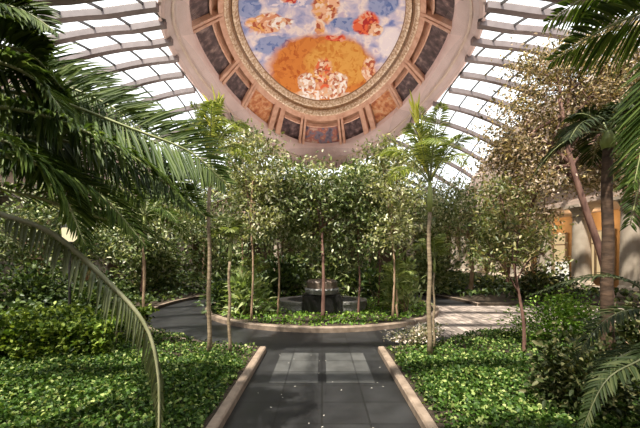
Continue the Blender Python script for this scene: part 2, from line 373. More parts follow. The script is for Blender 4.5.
# ------------------------------------------------------------------ glass vault
VC, ZT, CC, EE, RO, RM, RI, KK, DZM, DZ = 19.92, 13.432, .026, .0163, 8.035, 6.93, 5.03, 1.45, .66, 1.82
XV, YV0, YV1 = 13.5, -4.9, 33.6
def vz(x, y):
    ye = y if y > 8.5 else 8.5 - (1 - math.exp(-(8.5 - y) / 2.5)) * 2.0      # levels out towards the entrance
    a = abs(x)
    return ZT - CC * (ye - VC) ** 2 - (EE * x * x if a < 8 else EE * 64 + .10 * (a - 8) + .036 * (a - 8) ** 2)
def rho(x, y): return math.hypot(x, (y - VC) / KK)
def fan(y0, x): return VC + (y0 - VC) * (1 + .028 * max(0, abs(x) - 6))
STEP = 1.65
rows = [14.35 + STEP * i for i in range(-12, 13)]
rows = [r for r in rows if fan(r, XV) > -6.2]
xs = np.linspace(-XV, XV, 61)
def rib_obj(y0, side):
    fr = []
    for x in xs[xs * side >= -1e-6]:
        y = fan(y0, x)
        if rho(x, y) < 7.7 or y > YV1 + .4: continue
        z = vz(x, y); fr.append([(x, y - .13, z - .02), (x, y + .13, z - .02), (x, y + .13, z - .30), (x, y - .13, z - .30)])
    if len(fr) > 2:
        mb = MB(); mb.sweep(fr); struct(mb.build('ceiling_rib', 'rib'))
for r in rows:
    if abs(r - VC) < 7.7 * KK:
        rib_obj(r, -1); rib_obj(r, 1)
    else:
        fr = []
        for x in xs:
            y = fan(r, x); z = vz(x, y)
            fr.append([(x, y - .13, z - .02), (x, y + .13, z - .02), (x, y + .13, z - .30), (x, y - .13, z - .30)])
        mb = MB(); mb.sweep(fr); struct(mb.build('ceiling_rib', 'rib'))
cols = np.linspace(-XV, XV, 21)
for i in range(len(rows) - 1):
    V, Fc = MB(), 0; bars = MB(); any_ = False
    for j in range(len(cols) - 1):
        xa, xb = cols[j], cols[j + 1]
        q = [(x, fan(r, x)) for x, r in ((xa, rows[i]), (xb, rows[i]), (xb, rows[i + 1]), (xa, rows[i + 1]))]
        if max(rho(*p) for p in q) < 7.6: continue
        # two thin sub-rows keep the pane on the curve of the vault
        ym = [(x, fan((rows[i] + rows[i + 1]) / 2, x)) for x in (xa, xb)]
        P = [(x, y, vz(x, y)) for x, y in (q[0], q[1], ym[1], q[2], q[3], ym[0])]
        V.add(P, [(0, 1, 2, 5), (5, 2, 3, 4)])
        if rho(xa, ym[0][1]) > 7.6:
            pts = [(xa, fan(r, xa)) for r in np.linspace(rows[i], rows[i + 1], 4)]
            bars.sweep([[(x - .03, y, vz(x, y) + .01), (x + .03, y, vz(x, y) + .01), (x + .03, y, vz(x, y) - .09), (x - .03, y, vz(x, y) - .09)] for x, y in pts])
    w = V.build('window_%d' % (i + 1), 'glass'); struct(w)
    if bars.v: bars.build('glazing_bar', 'bar', w)

# ------------------------------------------------------------------ painted medallion set into the vault
med = thing('ceiling_medallion', 'oval painted ceiling medallion with coffered ring and pink rim under the glass vault', 'ceiling painting', (0, VC, ZT))
def mp_(r, th, dz=0.0):
    x = r * math.sin(th); y = r * KK * math.cos(th)
    return (x, y, -CC * y * y - EE * x * x + dz)
def ring_band(name, prof, mat, a0=0, a1=2 * PI, n=144, parent=med, smooth=True):
    closed = abs(a1 - a0 - 2 * PI) < 1e-6
    A = np.linspace(a0, a1, n + 1)[:-1] if closed else np.linspace(a0, a1, n)
    mb = MB(); mb.sweep([[mp_(r, a, dz) for r, dz in prof] for a in A], closed)
    return mb.build(name, mat, parent, False)
def cone(r): return DZM + (DZ - DZM) * np.clip((RM - r) / (RM - RI), 0, 1.3)      # the coffered surface rises inwards
def rimz(r): return DZM * (RO - r) / (RO - RM)
ring_band('outer_rim', [(8.05, .45), (8.05, -.06), (7.95, -.10), (7.56, rimz(7.56) - .10), (7.56, rimz(7.5) + .5)], 'rim')
ring_band('rim_bead', [(7.58, rimz(7.58) + .02), (7.57, rimz(7.57) - .16), (7.50, rimz(7.5) - .17), (7.48, rimz(7.48) + .02)], 'rim_pale')
ring_band('inner_rim', [(7.50, rimz(7.5) + .5), (7.50, rimz(7.5) - .06), (7.40, rimz(7.4) - .10), (7.02, rimz(7.02) - .06), (6.93, DZM), (6.91, DZM + .9)], 'rim')
ring_band('coffer_ground', [(7.0, cone(6.93) + .38), (5.40, cone(5.4) + .35), (5.40, cone(5.4) + .8), (7.0, cone(6.93) + .8)], 'coffer')
ring_band('coffer_lip', [(5.72, cone(5.72) + .5), (5.72, cone(5.72) + .06), (5.40, cone(5.4) + .02), (5.40, cone(5.4) + .5)], 'coffer_rib')
# mouldings round the painting
ring_band('gilded_moulding', [(5.42, cone(5.4) + .5), (5.44, cone(5.4) - .04), (5.34, cone(5.3) - .12), (5.22, cone(5.2) - .04), (5.22, cone(5.2) + .4)], 'gold')
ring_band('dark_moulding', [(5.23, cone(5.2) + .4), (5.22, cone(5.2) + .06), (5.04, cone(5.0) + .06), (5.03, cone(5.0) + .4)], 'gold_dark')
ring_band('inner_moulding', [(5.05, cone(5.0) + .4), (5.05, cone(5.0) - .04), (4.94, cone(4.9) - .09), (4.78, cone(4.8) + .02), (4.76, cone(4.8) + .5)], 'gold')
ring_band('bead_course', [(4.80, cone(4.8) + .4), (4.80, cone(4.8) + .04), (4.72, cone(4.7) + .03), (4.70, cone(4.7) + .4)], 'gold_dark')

def art_mat(name, base, blobs, distort=.16, nscale=5.5, patch=None):
    """painted panel: noise ground with ragged painted patches at places (u, v)"""
    m, nt, out = nodes(name)
    tc = N(nt, 'ShaderNodeTexCoord'); no = N(nt, 'ShaderNodeTexNoise'); no.inputs['Scale'].default_value = 1.1; no.inputs['Detail'].default_value = 5
    mp = N(nt, 'ShaderNodeMapping'); mp.inputs['Scale'].default_value = (1 / 4.75, 1 / (4.75 * KK), 0)
    nt.links.new(tc.outputs['Object'], mp.inputs[0]); nt.links.new(tc.outputs['Object'], no.inputs['Vector'])
    sub = N(nt, 'ShaderNodeVectorMath', operation='SUBTRACT'); nt.links.new(no.outputs['Color'], sub.inputs[0]); sub.inputs[1].default_value = (.5, .5, .5)
    sc = N(nt, 'ShaderNodeVectorMath', operation='SCALE'); nt.links.new(sub.outputs[0], sc.inputs[0]); sc.inputs['Scale'].default_value = distort * 3
    ad = N(nt, 'ShaderNodeVectorMath', operation='ADD'); nt.links.new(mp.outputs[0], ad.inputs[0]); nt.links.new(sc.outputs[0], ad.inputs[1])
    n2 = N(nt, 'ShaderNodeTexNoise'); n2.inputs['Scale'].default_value = nscale; n2.inputs['Detail'].default_value = 6; nt.links.new(ad.outputs[0], n2.inputs['Vector'])
    col = ramp(nt, n2.outputs[0], base)
    vo = N(nt, 'ShaderNodeTexVoronoi'); vo.inputs['Scale'].default_value = 24; nt.links.new(ad.outputs[0], vo.inputs['Vector'])
    sep = N(nt, 'ShaderNodeSeparateColor'); nt.links.new(vo.outputs['Color'], sep.inputs[0])
    for (u, v, ru, rv, pal) in blobs:
        s = N(nt, 'ShaderNodeVectorMath', operation='SUBTRACT'); nt.links.new(ad.outputs[0], s.inputs[0]); s.inputs[1].default_value = (u, v, 0)
        d = N(nt, 'ShaderNodeVectorMath', operation='MULTIPLY'); nt.links.new(s.outputs[0], d.inputs[0]); d.inputs[1].default_value = (1 / ru, 1 / rv, 0)
        ln = N(nt, 'ShaderNodeVectorMath', operation='LENGTH'); nt.links.new(d.outputs[0], ln.inputs[0])
        fac = math_(nt, 'MULTIPLY', math_(nt, 'SUBTRACT', 1.12, ln.outputs['Value']), 5.0, True)
        col = mixc(nt, fac, col, ramp(nt, sep.outputs[0], [(i / len(pal), c) for i, c in enumerate(pal)], 'CONSTANT' if len(pal) > 2 else 'LINEAR'))
    b = N(nt, 'ShaderNodeBsdfPrincipled'); b.inputs['Roughness'].default_value = .8; b.inputs['Specular IOR Level'].default_value = .15
    nt.links.new(col, b.inputs['Base Color']); nt.links.new(b.outputs[0], out.inputs[0]); return m
flesh = [(.62, .28, .16), (.75, .45, .30), (.40, .10, .05), (.80, .62, .50), (.70, .36, .12)]
redp = [(.55, .05, .03), (.70, .14, .06), (.40, .03, .03), (.72, .34, .22)]
goldp = [(.42, .10, .02), (.60, .21, .045)]
goldl = [(.54, .19, .03), (.66, .34, .08)]
white = [(.80, .74, .70), (.66, .48, .36), (.85, .80, .78), (.45, .16, .09), (.72, .42, .26)]
blue = [(.10, .16, .40), (.28, .33, .55)]
lav = [(.34, .36, .58), (.52, .50, .66), (.70, .64, .72)]
art = art_mat('fresco', [(.32, (.14, .19, .46)), (.42, (.40, .40, .60)), (.51, (.58, .52, .64)), (.58, (.78, .69, .67)), (.64, (.56, .46, .58)), (.75, (.36, .36, .60))], [
    (-.84, -.36, .14, .22, blue), (.70, -.30, .16, .14, blue), (-.68, .22, .26, .10, blue), (.32, .0, .20, .09, blue), (-.3, -.3, .3, .12, lav), (.30, -.42, .25, .12, lav),
    (.90, .16, .14, .18, [(.82, .76, .76), (.74, .68, .74)]),
    (.0, .60, .80, .44, goldp), (.25, .52, .48, .28, goldl), (-.72, -.06, .22, .12, flesh), (-.50, -.04, .16, .06, white), (.56, -.03, .15, .15, redp), (.68, .02, .10, .08, flesh),
    (.04, -.22, .16, .22, flesh), (-.03, .06, .06, .10, flesh), (.16, .20, .13, .05, redp), (-.24, .76, .14, .14, white), (.26, .76, .16, .13, white), (.0, .92, .5, .07, white), (.02, .66, .16, .20, redp[1:2] + flesh), (.72, .56, .10, .16, flesh),
    (-.38, -.34, .10, .10, redp), (.0, -.72, .6, .16, [(.55, .45, .40), (.62, .35, .2), (.4, .4, .6)])], .055)
A = np.linspace(0, 2 * PI, 97)[:-1]; rr = [0.001, 1.2, 2.4, 3.4, 4.2, 4.76]
mb = MB()
mb.sweep([[mp_(r, a, DZ + .22 + .25 * (1 - (r / 4.76) ** 2)) for r in rr] + [mp_(r, a, DZ + .5 + .25 * (1 - (r / 4.76) ** 2)) for r in rr[::-1]] for a in A], True)
mb.build('painting', art, med, False)
dark_panel = noisy('dark relief panel', [(.3, (.03, .018, .02)), (.5, (.085, .05, .055)), (.62, (.17, .11, .11)), (.75, (.36, .25, .22))], 2.6, .6, detail=8)
scene_panel = noisy('painted coffer scene', [(.3, (.10, .06, .09)), (.45, (.22, .20, .26)), (.55, (.42, .14, .10)), (.7, (.60, .44, .36))], 2.2, .7, detail=7)
orange_panel = noisy('ochre painted coffer', [(.3, (.30, .07, .03)), (.5, (.56, .22, .09)), (.65, (.66, .40, .22)), (.8, (.30, .10, .07))], 3, .7, detail=7)
half = [(0, 13.0, 's'), (24.5, 6.6, 'd'), (49.5, 8.3, 'o'), (68, 7.0, 'd'), (92.4, 13.2, 'd'), (117.3, 7.4, 'd'), (135.2, 7.2, 'o'), (156, 6.6, 'd'), (180, 12.5, 's')]
panels = half + [(-a, w, k) for a, w, k in half if a not in (0, 180)]
for a, w, k in panels:
    a0, a1 = math.radians(a - w), math.radians(a + w)
    lo, hi = (6.12, 6.94) if k != 'o' else (5.85, 6.90)
    ring_band('coffer_panel', [(hi, cone(hi) + .30), (lo, cone(lo) + .30), (lo, cone(lo) + .42), (hi, cone(hi) + .42)], {'s': scene_panel, 'd': dark_panel, 'o': orange_panel}[k], a0, a1, 14)
    # stepped frame on the inner side of each coffer
    ring_band('coffer_frame', [(lo - .02, cone(lo) + .40), (lo - .02, cone(lo) + .20), (lo - .10, cone(lo) + .18), (lo - .12, cone(lo) + .40)], 'coffer_rib', a0, a1, 14)
edges = []
ps = sorted(panels, key=lambda p: p[0])
for i, (a, w, k) in enumerate(ps):
    b, v, _ = ps[(i + 1) % len(ps)]
    b = b + 360 if b < a else b
    g0, g1 = a + w, b - v
    mid = (g0 + g1) / 2
    offs = (-.34, .34) if g1 - g0 < 6 else (-(g1 - g0) / 2 + .9, (g1 - g0) / 2 - .9)
    wd = .26 if g1 - g0 < 6 else 1.0
    wd = max(.9, (g1 - g0) / 2 * .42)
    for s in (-1, 1):
        c_ = math.radians(mid + s * (g1 - g0) * .27); h_ = math.radians(wd)
        mb = MB()
        mb.sweep([[mp_(r, c_ - h_, cone(r) + .45), mp_(r, c_ - h_ * .8, cone(r) + .02), mp_(r, c_ + h_ * .8, cone(r) + .02), mp_(r, c_ + h_, cone(r) + .45)] for r in np.linspace(5.42, 6.93, 6)])
        mb.build('coffer_rib', 'coffer_rib', med)

# ------------------------------------------------------------------ the hall round the garden
def wall(name, x0, x1, y0, y1, z0, z1, mat):
    mb = MB(); mb.box(((x0 + x1) / 2, (y0 + y1) / 2, (z0 + z1) / 2), (x1 - x0, y1 - y0, z1 - z0)); return struct(mb.build(name, mat))
XC, ZE0, ZE1 = 12.5, 4.1, 5.6
wall('wall_left', -HX - .3, -HX, Y0, Y1, 0, ZE0, 'dark_wall')
wall('wall_right', HX, HX + .3, Y0, Y1, 0, ZE0, 'shop_wall')
wall('wall_back', -HX - .3, HX + .3, Y1, Y1 + .3, 0, ZE0, 'dark_wall')
wall('wall_front', -HX - .3, HX + .3, Y0 - .3, Y0, 0, 10.2, 'stone')
wall('ceiling_left', -HX - .3, -XC + .45, Y0, Y1, ZE0, ZE0 + .2, 'pink')
wall('ceiling_right', XC - .45, HX + .3, Y0, Y1, ZE0, ZE0 + .2, 'pink')
wall('ceiling_back', -XC, XC, 30.9, Y1, ZE0, ZE0 + .2, 'pink')
def entab(name, box):       # stepped band of stone above the columns
    x0, x1, y0, y1 = box
    along_y = (y1 - y0) > (x1 - x0)
    mb = MB(); cx, cy = (x0 + x1) / 2, (y0 + y1) / 2
    for z, h, o in ((ZE0 + .32, .5, 0), (ZE0 + .72, .3, -.06), (ZE0 + .98, .2, .10), (ZE0 + 1.24, .3, .24)):
        d = (x1 - x0 + 2 * o, y1 - y0, h) if along_y else (x1 - x0, y1 - y0 + 2 * o, h)
        mb.box((cx, cy, z), d)
    return struct(mb.build(name, 'pink'))
entab('trim_1', (-XC - .4, -XC + .4, Y0, Y1 - 3.1)); entab('trim_2', (XC - .4, XC + .4, Y0, Y1 - 3.1)); entab('trim_3', (-XC, XC, 30.6, 31.4))
def attic(name, pts, nrm):
    V = []; n = len(pts)
    for (x, y) in pts: V += [(x, y, ZE1 - .2), (x, y, vz(x, y) + .25)]
    W = [(a + nrm[0] * .3, b + nrm[1] * .3, c) for a, b, c in V]
    mb = MB(); mb.sweep([[V[2 * i], V[2 * i + 1], W[2 * i + 1], W[2 * i]] for i in range(n)]); return struct(mb.build(name, 'pink'))
ys = np.linspace(YV0 - .1, YV1, 44)
attic('wall_left_upper', [(-XV, y) for y in ys], (-1, 0)); attic('wall_right_upper', [(XV, y) for y in ys], (1, 0))
attic('wall_back_upper', [(x, YV1) for x in np.linspace(-XV - .3, XV + .3, 31)], (0, 1))
wall('ceiling_ledge_left', -XV - .3, -XC + .1, Y0, Y1, ZE1 - .35, ZE1 - .15, 'pink'); wall('ceiling_ledge_right', XC - .1, XV + .3, Y0, Y1, ZE1 - .35, ZE1 - .15, 'pink'); wall('ceiling_ledge_back', -XV, XV, 31, YV1 + .3, ZE1 - .35, ZE1 - .15, 'pink')
def column(x, y):
    mb = MB()
    mb.box((0, 0, .12), (1.05, 1.05, .24))
    mb.lathe([(.50, .24), (.52, .30), (.46, .36), (.44, .42), (.40, .48), (.39, 1.4), (.35, ZE0 - .62), (.36, ZE0 - .58), (.40, ZE0 - .54), (.36, ZE0 - .5), (.36, ZE0 - .38), (.50, ZE0 - .14)], n=28)
    mb.box((0, 0, ZE0 - .07), (1.06, 1.06, .14))
    o = mb.build('column', 'stone'); o.location = (x, y, 0); return struct(o)
c0 = None
for x, y in [(s * XC, 5.5 + 2.6 * k) for s in (-1, 1) for k in range(10)] + [(x, 31) for x in (-XC, -8.3, -4.15, 0, 4.15, 8.3, XC)]:
    if c0 is None: c0 = column(x, y)
    else:
        c = c0.copy(); C.objects.link(c); c.location = (x, y, 0)
# lit shop windows along the right arcade
for i, y in enumerate((15.2, 18.6, 22.0, 25.4)):
    mb = MB(); mb.box((HX - .03, y, 1.75), (.04, 2.2, 2.5)); w = struct(mb.build('window_%d' % (40 + i), 'shop_light'))
    fr = MB()
    for dy in (-1.15, 0, 1.15): fr.box((HX - .07, y + dy, 1.75), (.12, .09, 2.7))
    for z in (.45, 2.35, 3.05): fr.box((HX - .07, y, z), (.12, 2.4, .09))
    fr.build('window_frame', 'stone', w)
for i, y in enumerate((11.0, 14.6, 18.2, 21.8)):
    mb = MB(); mb.box((-HX + .03, y, 1.5), (.06, 1.5, 3.0)); w = struct(mb.build('door_%d' % (1 + i), 'shop_wall'))
    fr = MB()
    for dy in (-.8, .8): fr.box((-HX + .06, y + dy, 1.55), (.12, .14, 3.1))
    fr.box((-HX + .06, y, 3.1), (.12, 1.74, .14)); fr.build('door_frame', 'stone', w)
# white display panels seen low between the columns on the right
for i, (x, y, w_) in enumerate(((11.35, 15.6, .62), (10.75, 15.7, .26))):
    t = thing('display_panel', ('wide white display panel standing before the columns of the right arcade', 'narrow white display panel beside the wider one at the right arcade')[i], 'display panel', (x, y, .09), 'white panels in the arcade')
    mb = MB(); mb.box((0, 0, .72), (w_, .05, 1.15)); mb.build('board', 'white', t)
    for s in (-1, 1):
        mb = MB(); mb.box((s * w_ * .4, 0, .08), (.04, .35, .16)); mb.build('foot', 'iron', t)
# lantern on a slim post behind the hedge
t = thing('post_lantern', 'cream glowing lantern on a slim dark post behind the hedge on the left', 'lantern', (-6.5, 8.5, .09))
mb = MB(); mb.lathe([(.09, -.05), (.09, .06), (.035, .12), (.03, 1.9), (.06, 1.96), (.02, 1.99)], n=14); mb.build('post', 'iron', t)
mb = MB(); mb.lathe([(.08, 1.98), (.155, 2.06), (.17, 2.30), (.15, 2.34)], n=8); mb.build('shade', 'lamp', t)
mb = MB(); mb.lathe([(.19, 2.33), (.17, 2.38), (.05, 2.44), (.015, 2.5)], n=8); mb.build('cap', 'iron', t)

# ------------------------------------------------------------------ fountain in the central bed
t = thing('fountain', 'black stone pedestal with grey bowl and brown slab between low curved granite walls', 'fountain', (0, 9.45, .1))
for s_ in (-1, 1):
    mb = MB(); mb.sweep([[(s_ * R_ * math.cos(a), .45 + .95 * R_ / 1.42 * math.sin(a), z) for R_, z in ((1.30, -.06), (1.30, .23), (1.34, .24), (1.34, .30), (1.04, .30), (1.04, -.06))] for a in np.linspace(-1.12, PI / 2, 24)])
    mb.build('basin_wall', 'granite', t)
mb = MB(); mb.box((0, 0, -.02), (.84, .62, .12)); mb.box((0, 0, .27), (1.08, .80, .46)); mb.box((0, 0, .50), (1.0, .72, .05)); mb.build('pedestal', 'black', t)
mb = MB(); mb.lathe([(.36, .51), (.46, .54), (.50, .65), (.47, .69), (.1, .67)], n=40); mb.build('bowl', 'granite', t)
mb = MB(); mb.lathe([(.38, .67), (.43, .69), (.44, .86), (.40, .91), (.02, .92)], n=40); mb.build('slab', 'cap', t)

# ------------------------------------------------------------------ ground cover and hedge
def scatter(n, x0, x1, y0, y1, ok):
    p = np.column_stack([rng.uniform(x0, x1, n), rng.uniform(y0, y1, n)]); return p[[ok(a, b) for a, b in p]]
def off_walk(x, y): return math.hypot(x, y - YC) > RW + .12
def bump(x, y): return .17 + .05 * math.sin(2.3 * x + .6 * y) * math.cos(1.9 * y - .8 * x) + .03 * math.sin(6 * x) * math.sin(5.3 * y)
def near_w(x, y): return True
cl = np.vstack([scatter(46000, -6, -xe - .03, 2.0, 5.2, lambda x, y: off_walk(x, y)), scatter(11000, -5.2, -xe - .03, 5.2, 8.2, off_walk)])
cover('ground_cover', cl, lambda x, y: bump(x, y) * min(1, .55 + .9 * abs(x + xe)), .05, 'cover', lab='bright green ground cover filling the bed left of the path', cat='ground cover')
cr = np.vstack([scatter(46000, xe + .03, 6, 2.0, 5.2, lambda x, y: off_walk(x, y)), scatter(12000, xe + .03, 7.5, 5.2, 6.95, off_walk)])
cover('ground_cover', cr, lambda x, y: bump(x, y) * min(1, .55 + .9 * abs(x - xe)), .05, 'cover', lab='bright green ground cover filling the bed right of the path', cat='ground cover')
cc = scatter(9000, -RB, RB, YC - RB, YC + RB, lambda x, y: 1.5 < math.hypot(x, y - YC) < RB - .12)
cover('ground_cover', cc, lambda x, y: .15 + .03 * math.sin(5 * x) * math.cos(4 * y), .085, 'bright', lab='low leafy edging plants round the fountain in the central bed', cat='ground cover')
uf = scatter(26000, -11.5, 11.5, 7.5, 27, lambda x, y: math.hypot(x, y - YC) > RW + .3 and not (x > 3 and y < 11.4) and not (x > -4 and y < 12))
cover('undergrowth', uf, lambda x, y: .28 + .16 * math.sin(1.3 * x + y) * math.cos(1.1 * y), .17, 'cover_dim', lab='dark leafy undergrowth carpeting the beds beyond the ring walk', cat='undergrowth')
t = thing('hedge', 'clipped leafy hedge with sunlit top along the left bed', 'hedge', (-5.6, 5.75, .09))
for i in range(12):
    x, y = -2.1 + i * .38, rng.uniform(-.5, .5); mb = MB(); mb.tube([(x, y, -.05), (x + .03, y, .3), (x, y + .03, .48)], [.014, .01, .005], 5); mb.build('stem', 'bark', t)
n = 15000; u = rng.uniform(-1, 1, (n, 3)); k = rng.random(n)
P = np.column_stack([u[:, 0] * 2.35, u[:, 1] * .72, .30 + u[:, 2] * .27])
top = k < .5; P[top, 2] = .54 + rng.normal(size=top.sum()) * .035 + .05 * np.sin(P[top, 0] * 3); fr_ = (k >= .5) & (k < .8); P[fr_, 1] = -.70 + rng.normal(size=fr_.sum()) * .04
L = .085 * rng.uniform(.6, 1.3, n)
leaves('foliage', P, rand_dirs(n, .4), rand_dirs(n, 1.2), L, L * .6, 'hedge', t)
# small pale specks on the path
n = 26; pp = np.column_stack([rng.uniform(-.92, .92, n), rng.uniform(2.9, 5.9, n), np.full(n, .008)])
o = leaves('pale_specks', pp, np.column_stack([rng.normal(size=(n, 2)), np.zeros(n)]), np.tile([0, 0, 1.0], (n, 1)), .03, .014, 'petal', None, 0, .1)
tag(o, 'small pale specks scattered over the dark path', 'petals', kind='stuff')

# ------------------------------------------------------------------ near palms
t = thing('feather_palm', 'large dark feather palm overhanging from the left edge with many long fronds', 'palm', (-2.95, 2.35, .09))
cr = np.array([-2.95, 2.35, 2.65])
mb = MB(); mb.tube([(0, 0, -.1), (.02, 0, .8), (0, .02, 1.7), (0, 0, 2.5)], [.15, .12, .11, .13], 12); mb.build('trunk', 'bark_brown', t, True)
for pts, ll, mt, rb, tw in [
    ([(-40, 92, 2.45), (45, 98, 2.5), (130, 128, 2.6), (190, 152, 2.7), (224, 182, 2.75)], .50, 'palm_dark', 'midrib', -1.1),
    ([(-30, 108, 2.3), (30, 112, 2.35), (100, 138, 2.4), (155, 172, 2.5), (192, 208, 2.55)], .40, 'palm_dark', 'midrib', -.1),
    ([(-40, 70, 2.5), (10, 66, 2.6), (60, 84, 2.7), (110, 106, 2.75), (150, 138, 2.8)], .48, 'palm_dark', 'midrib', -1.1),
    ([(-40, 84, 2.7), (30, 90, 2.8), (100, 118, 2.9), (170, 150, 3.0), (206, 176, 3.05)], .50, 'palm_dark', 'midrib', -1.2),
    ([(-40, 105, 2.8), (30, 118, 2.9), (90, 140, 3.0), (150, 168, 3.1), (196, 205, 3.1)], .50, 'palm_dark', 'midrib', -1.0),
    ([(-50, 10, 2.2), (-10, 4, 2.2), (25, 12, 2.25), (56, 32, 2.3)], .28, 'palm_dark', 'midrib', -.9),
    ([(-50, 20, 2.3), (-10, 12, 2.3), (18, 18, 2.35), (46, 42, 2.4)], .30, 'palm_dark', 'midrib', .4),
    ([(-30, 50, 2.4), (10, 48, 2.45), (35, 58, 2.5), (62, 88, 2.5)], .40, 'palm_dark', 'midrib', .3),
    ([(-30, 62, 2.3), (5, 64, 2.3), (40, 84, 2.35), (75, 128, 2.35)], .42, 'palm_dark', 'midrib', .0),
    ([(-20, 135, 2.6), (60, 140, 2.8), (130, 165, 2.95), (175, 188, 3.0), (204, 216, 3.0)], .38, 'palm_dark', 'midrib', -.9),
    ([(-20, 150, 2.2), (40, 165, 2.3), (100, 195, 2.4), (145, 245, 2.4)], .40, 'palm_dark', 'midrib', -.2),
    ([(-20, 180, 2.5), (40, 198, 2.6), (90, 215, 2.7), (140, 228, 2.8), (176, 250, 2.8)], .36, 'palm_dark', 'midrib', .2),
    ([(-30, 130, 2.1), (20, 150, 2.1), (60, 190, 2.15), (85, 245, 2.15)], .38, 'palm_dark', 'midrib', .0),
    ([(-30, 120, 2.6), (10, 130, 2.7), (50, 160, 2.75), (90, 205, 2.75)], .42, 'palm_dark', 'midrib', -1.0),
    ([(-30, 140, 3.0), (30, 145, 3.1), (90, 165, 3.2), (140, 200, 3.2)], .46, 'palm_dark', 'midrib', -1.1),
    ([(-20, 22, 2.7), (10, 30, 2.8), (30, 44, 2.8), (44, 70, 2.8)], .34, 'palm_dark', 'midrib', .2)]:
    frond(t, [cr] + [at(*p) for p in pts], 120, ll * 1.12, .025, mt, rb, .02, droop=.2 if tw < -.5 else .3, lift=.3, start=.2, twist=tw)
# the pale arching old frond in front of the hedge
frond(t, [cr - (0, 0, .15), at(-20, 205, 2.2), at(50, 232, 2.2), at(108, 282, 2.2), at(145, 325, 2.2), at(158, 375, 2.18), at(159, 440, 2.15)], 84, .135, .024, 'palm_pale', 'midrib_pale', .026, droop=1.3, lift=-.35, start=.15)

t = thing('feather_palm', 'dark feather palm leaning in at the upper right corner with spreading fronds', 'palm', (3.25, 2.55, .09))
cr = np.array([3.25, 2.55, 3.55])
mb = MB(); mb.tube([(0, 0, -.1), (.02, 0, 1.2), (0, .02, 2.4), (0, 0, 3.4)], [.14, .11, .10, .12], 12); mb.build('trunk', 'bark_brown', t, True)
for pts, ll, tw in [
    ([(690, -8, 2.55), (642, 12, 2.6), (600, 31, 2.65), (553, 60, 2.7)], .36, -.9),
    ([(690, -25, 2.5), (640, -22, 2.5), (595, -8, 2.55), (548, 22, 2.6)], .34, -.8),
    ([(700, 30, 2.6), (668, 75, 2.6), (648, 125, 2.6), (634, 185, 2.6)], .32, .0),
    ([(680, 30, 2.8), (660, 100, 2.85), (645, 160, 2.9), (630, 225, 2.9)], .34, .8)]:
    frond(t, [cr] + [at(*p) for p in pts], 90, ll * 1.1, .024, 'palm_dark', 'midrib', .018, droop=.3, lift=.3, start=.2, twist=tw)

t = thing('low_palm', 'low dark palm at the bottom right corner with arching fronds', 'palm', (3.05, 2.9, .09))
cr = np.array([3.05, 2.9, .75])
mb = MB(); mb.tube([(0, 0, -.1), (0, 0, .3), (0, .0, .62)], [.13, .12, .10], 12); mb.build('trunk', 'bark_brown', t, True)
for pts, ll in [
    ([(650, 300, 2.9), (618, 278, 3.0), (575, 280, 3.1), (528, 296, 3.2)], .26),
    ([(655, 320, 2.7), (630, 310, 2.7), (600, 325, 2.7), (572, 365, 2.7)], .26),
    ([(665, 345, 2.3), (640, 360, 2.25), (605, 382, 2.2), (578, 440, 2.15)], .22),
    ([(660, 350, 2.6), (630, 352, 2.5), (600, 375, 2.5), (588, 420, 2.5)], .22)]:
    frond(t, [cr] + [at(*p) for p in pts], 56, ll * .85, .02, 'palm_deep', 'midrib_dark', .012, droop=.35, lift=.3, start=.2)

# ------------------------------------------------------------------ slender palms in the beds
slim_palm('tall slender palm with pale trunk in the left bed, yellow new leaf on top', -1.83, 5.35, 2.75, .036, 1.45, 12, az0=.9, elev=(48, 84), sag=.62, slean=.12, group='slender palms beside the path')
slim_palm('tall slender palm with pale trunk in the right bed near the path', 1.74, 5.35, 2.35, .040, 1.85, 13, az0=2.1, elev=(48, 86), sag=.6, ll=.34, slean=-.2, group='slender palms beside the path')
slim_palm('shorter slender palm just right of the tall palm in the left bed', -1.53, 5.45, 1.55, .028, .85, 7, spear=False, az0=.2, ll=.22, shaft=.3, group='slender palms beside the path')
slim_palm('thin young palm beside the tall palm in the right bed', 1.95, 5.75, 1.35, .020, .8, 6, spear=False, az0=1.0, ll=.22, shaft=.25, group='slender palms beside the path')
slim_palm('thick brown trunked palm standing in the right bed with dark drooping fronds', 4.28, 4.95, 3.25, .09, 1.15, 11, mat='palm_deep', spear=False, bark='bark_brown', elev=(20, 65), sag=.8, ll=.42, shaft=.25, name='feather_palm', az0=2.6, lw=.024)
slim_palm('small feathery palm at the right rim of the central bed', 1.95, 8.6, .75, .03, 1.05, 8, mat='palm_mid', spear=False, bark='bark', elev=(45, 75), sag=.6, ll=.28, shaft=.15, az0=.4)
slim_palm('small feathery palm behind the left rim of the central bed', -2.0, 9.3, 1.0, .03, 1.0, 8, mat='palm_mid', spear=False, bark='bark', elev=(45, 75), sag=.7, ll=.26, shaft=.15, az0=1.4)

slim_palm('dark feather palm standing in the left bed behind the hedge, half hidden by longer fronds', -5.05, 4.75, 2.95, .08, 1.9, 15, mat='palm_dark', spear=False, bark='bark_brown', elev=(5, 70), sag=.6, ll=.46, shaft=.2, name='feather_palm', az0=.4, lw=.026)
slim_palm('thin stemmed palm beyond the left palms, fronds hanging over the ring walk', -3.4, 6.3, 2.1, .03, 1.3, 10, mat='palm_dark', spear=False, bark='bark', elev=(20, 75), sag=.7, ll=.34, shaft=.3, az0=1.1, lw=.02)
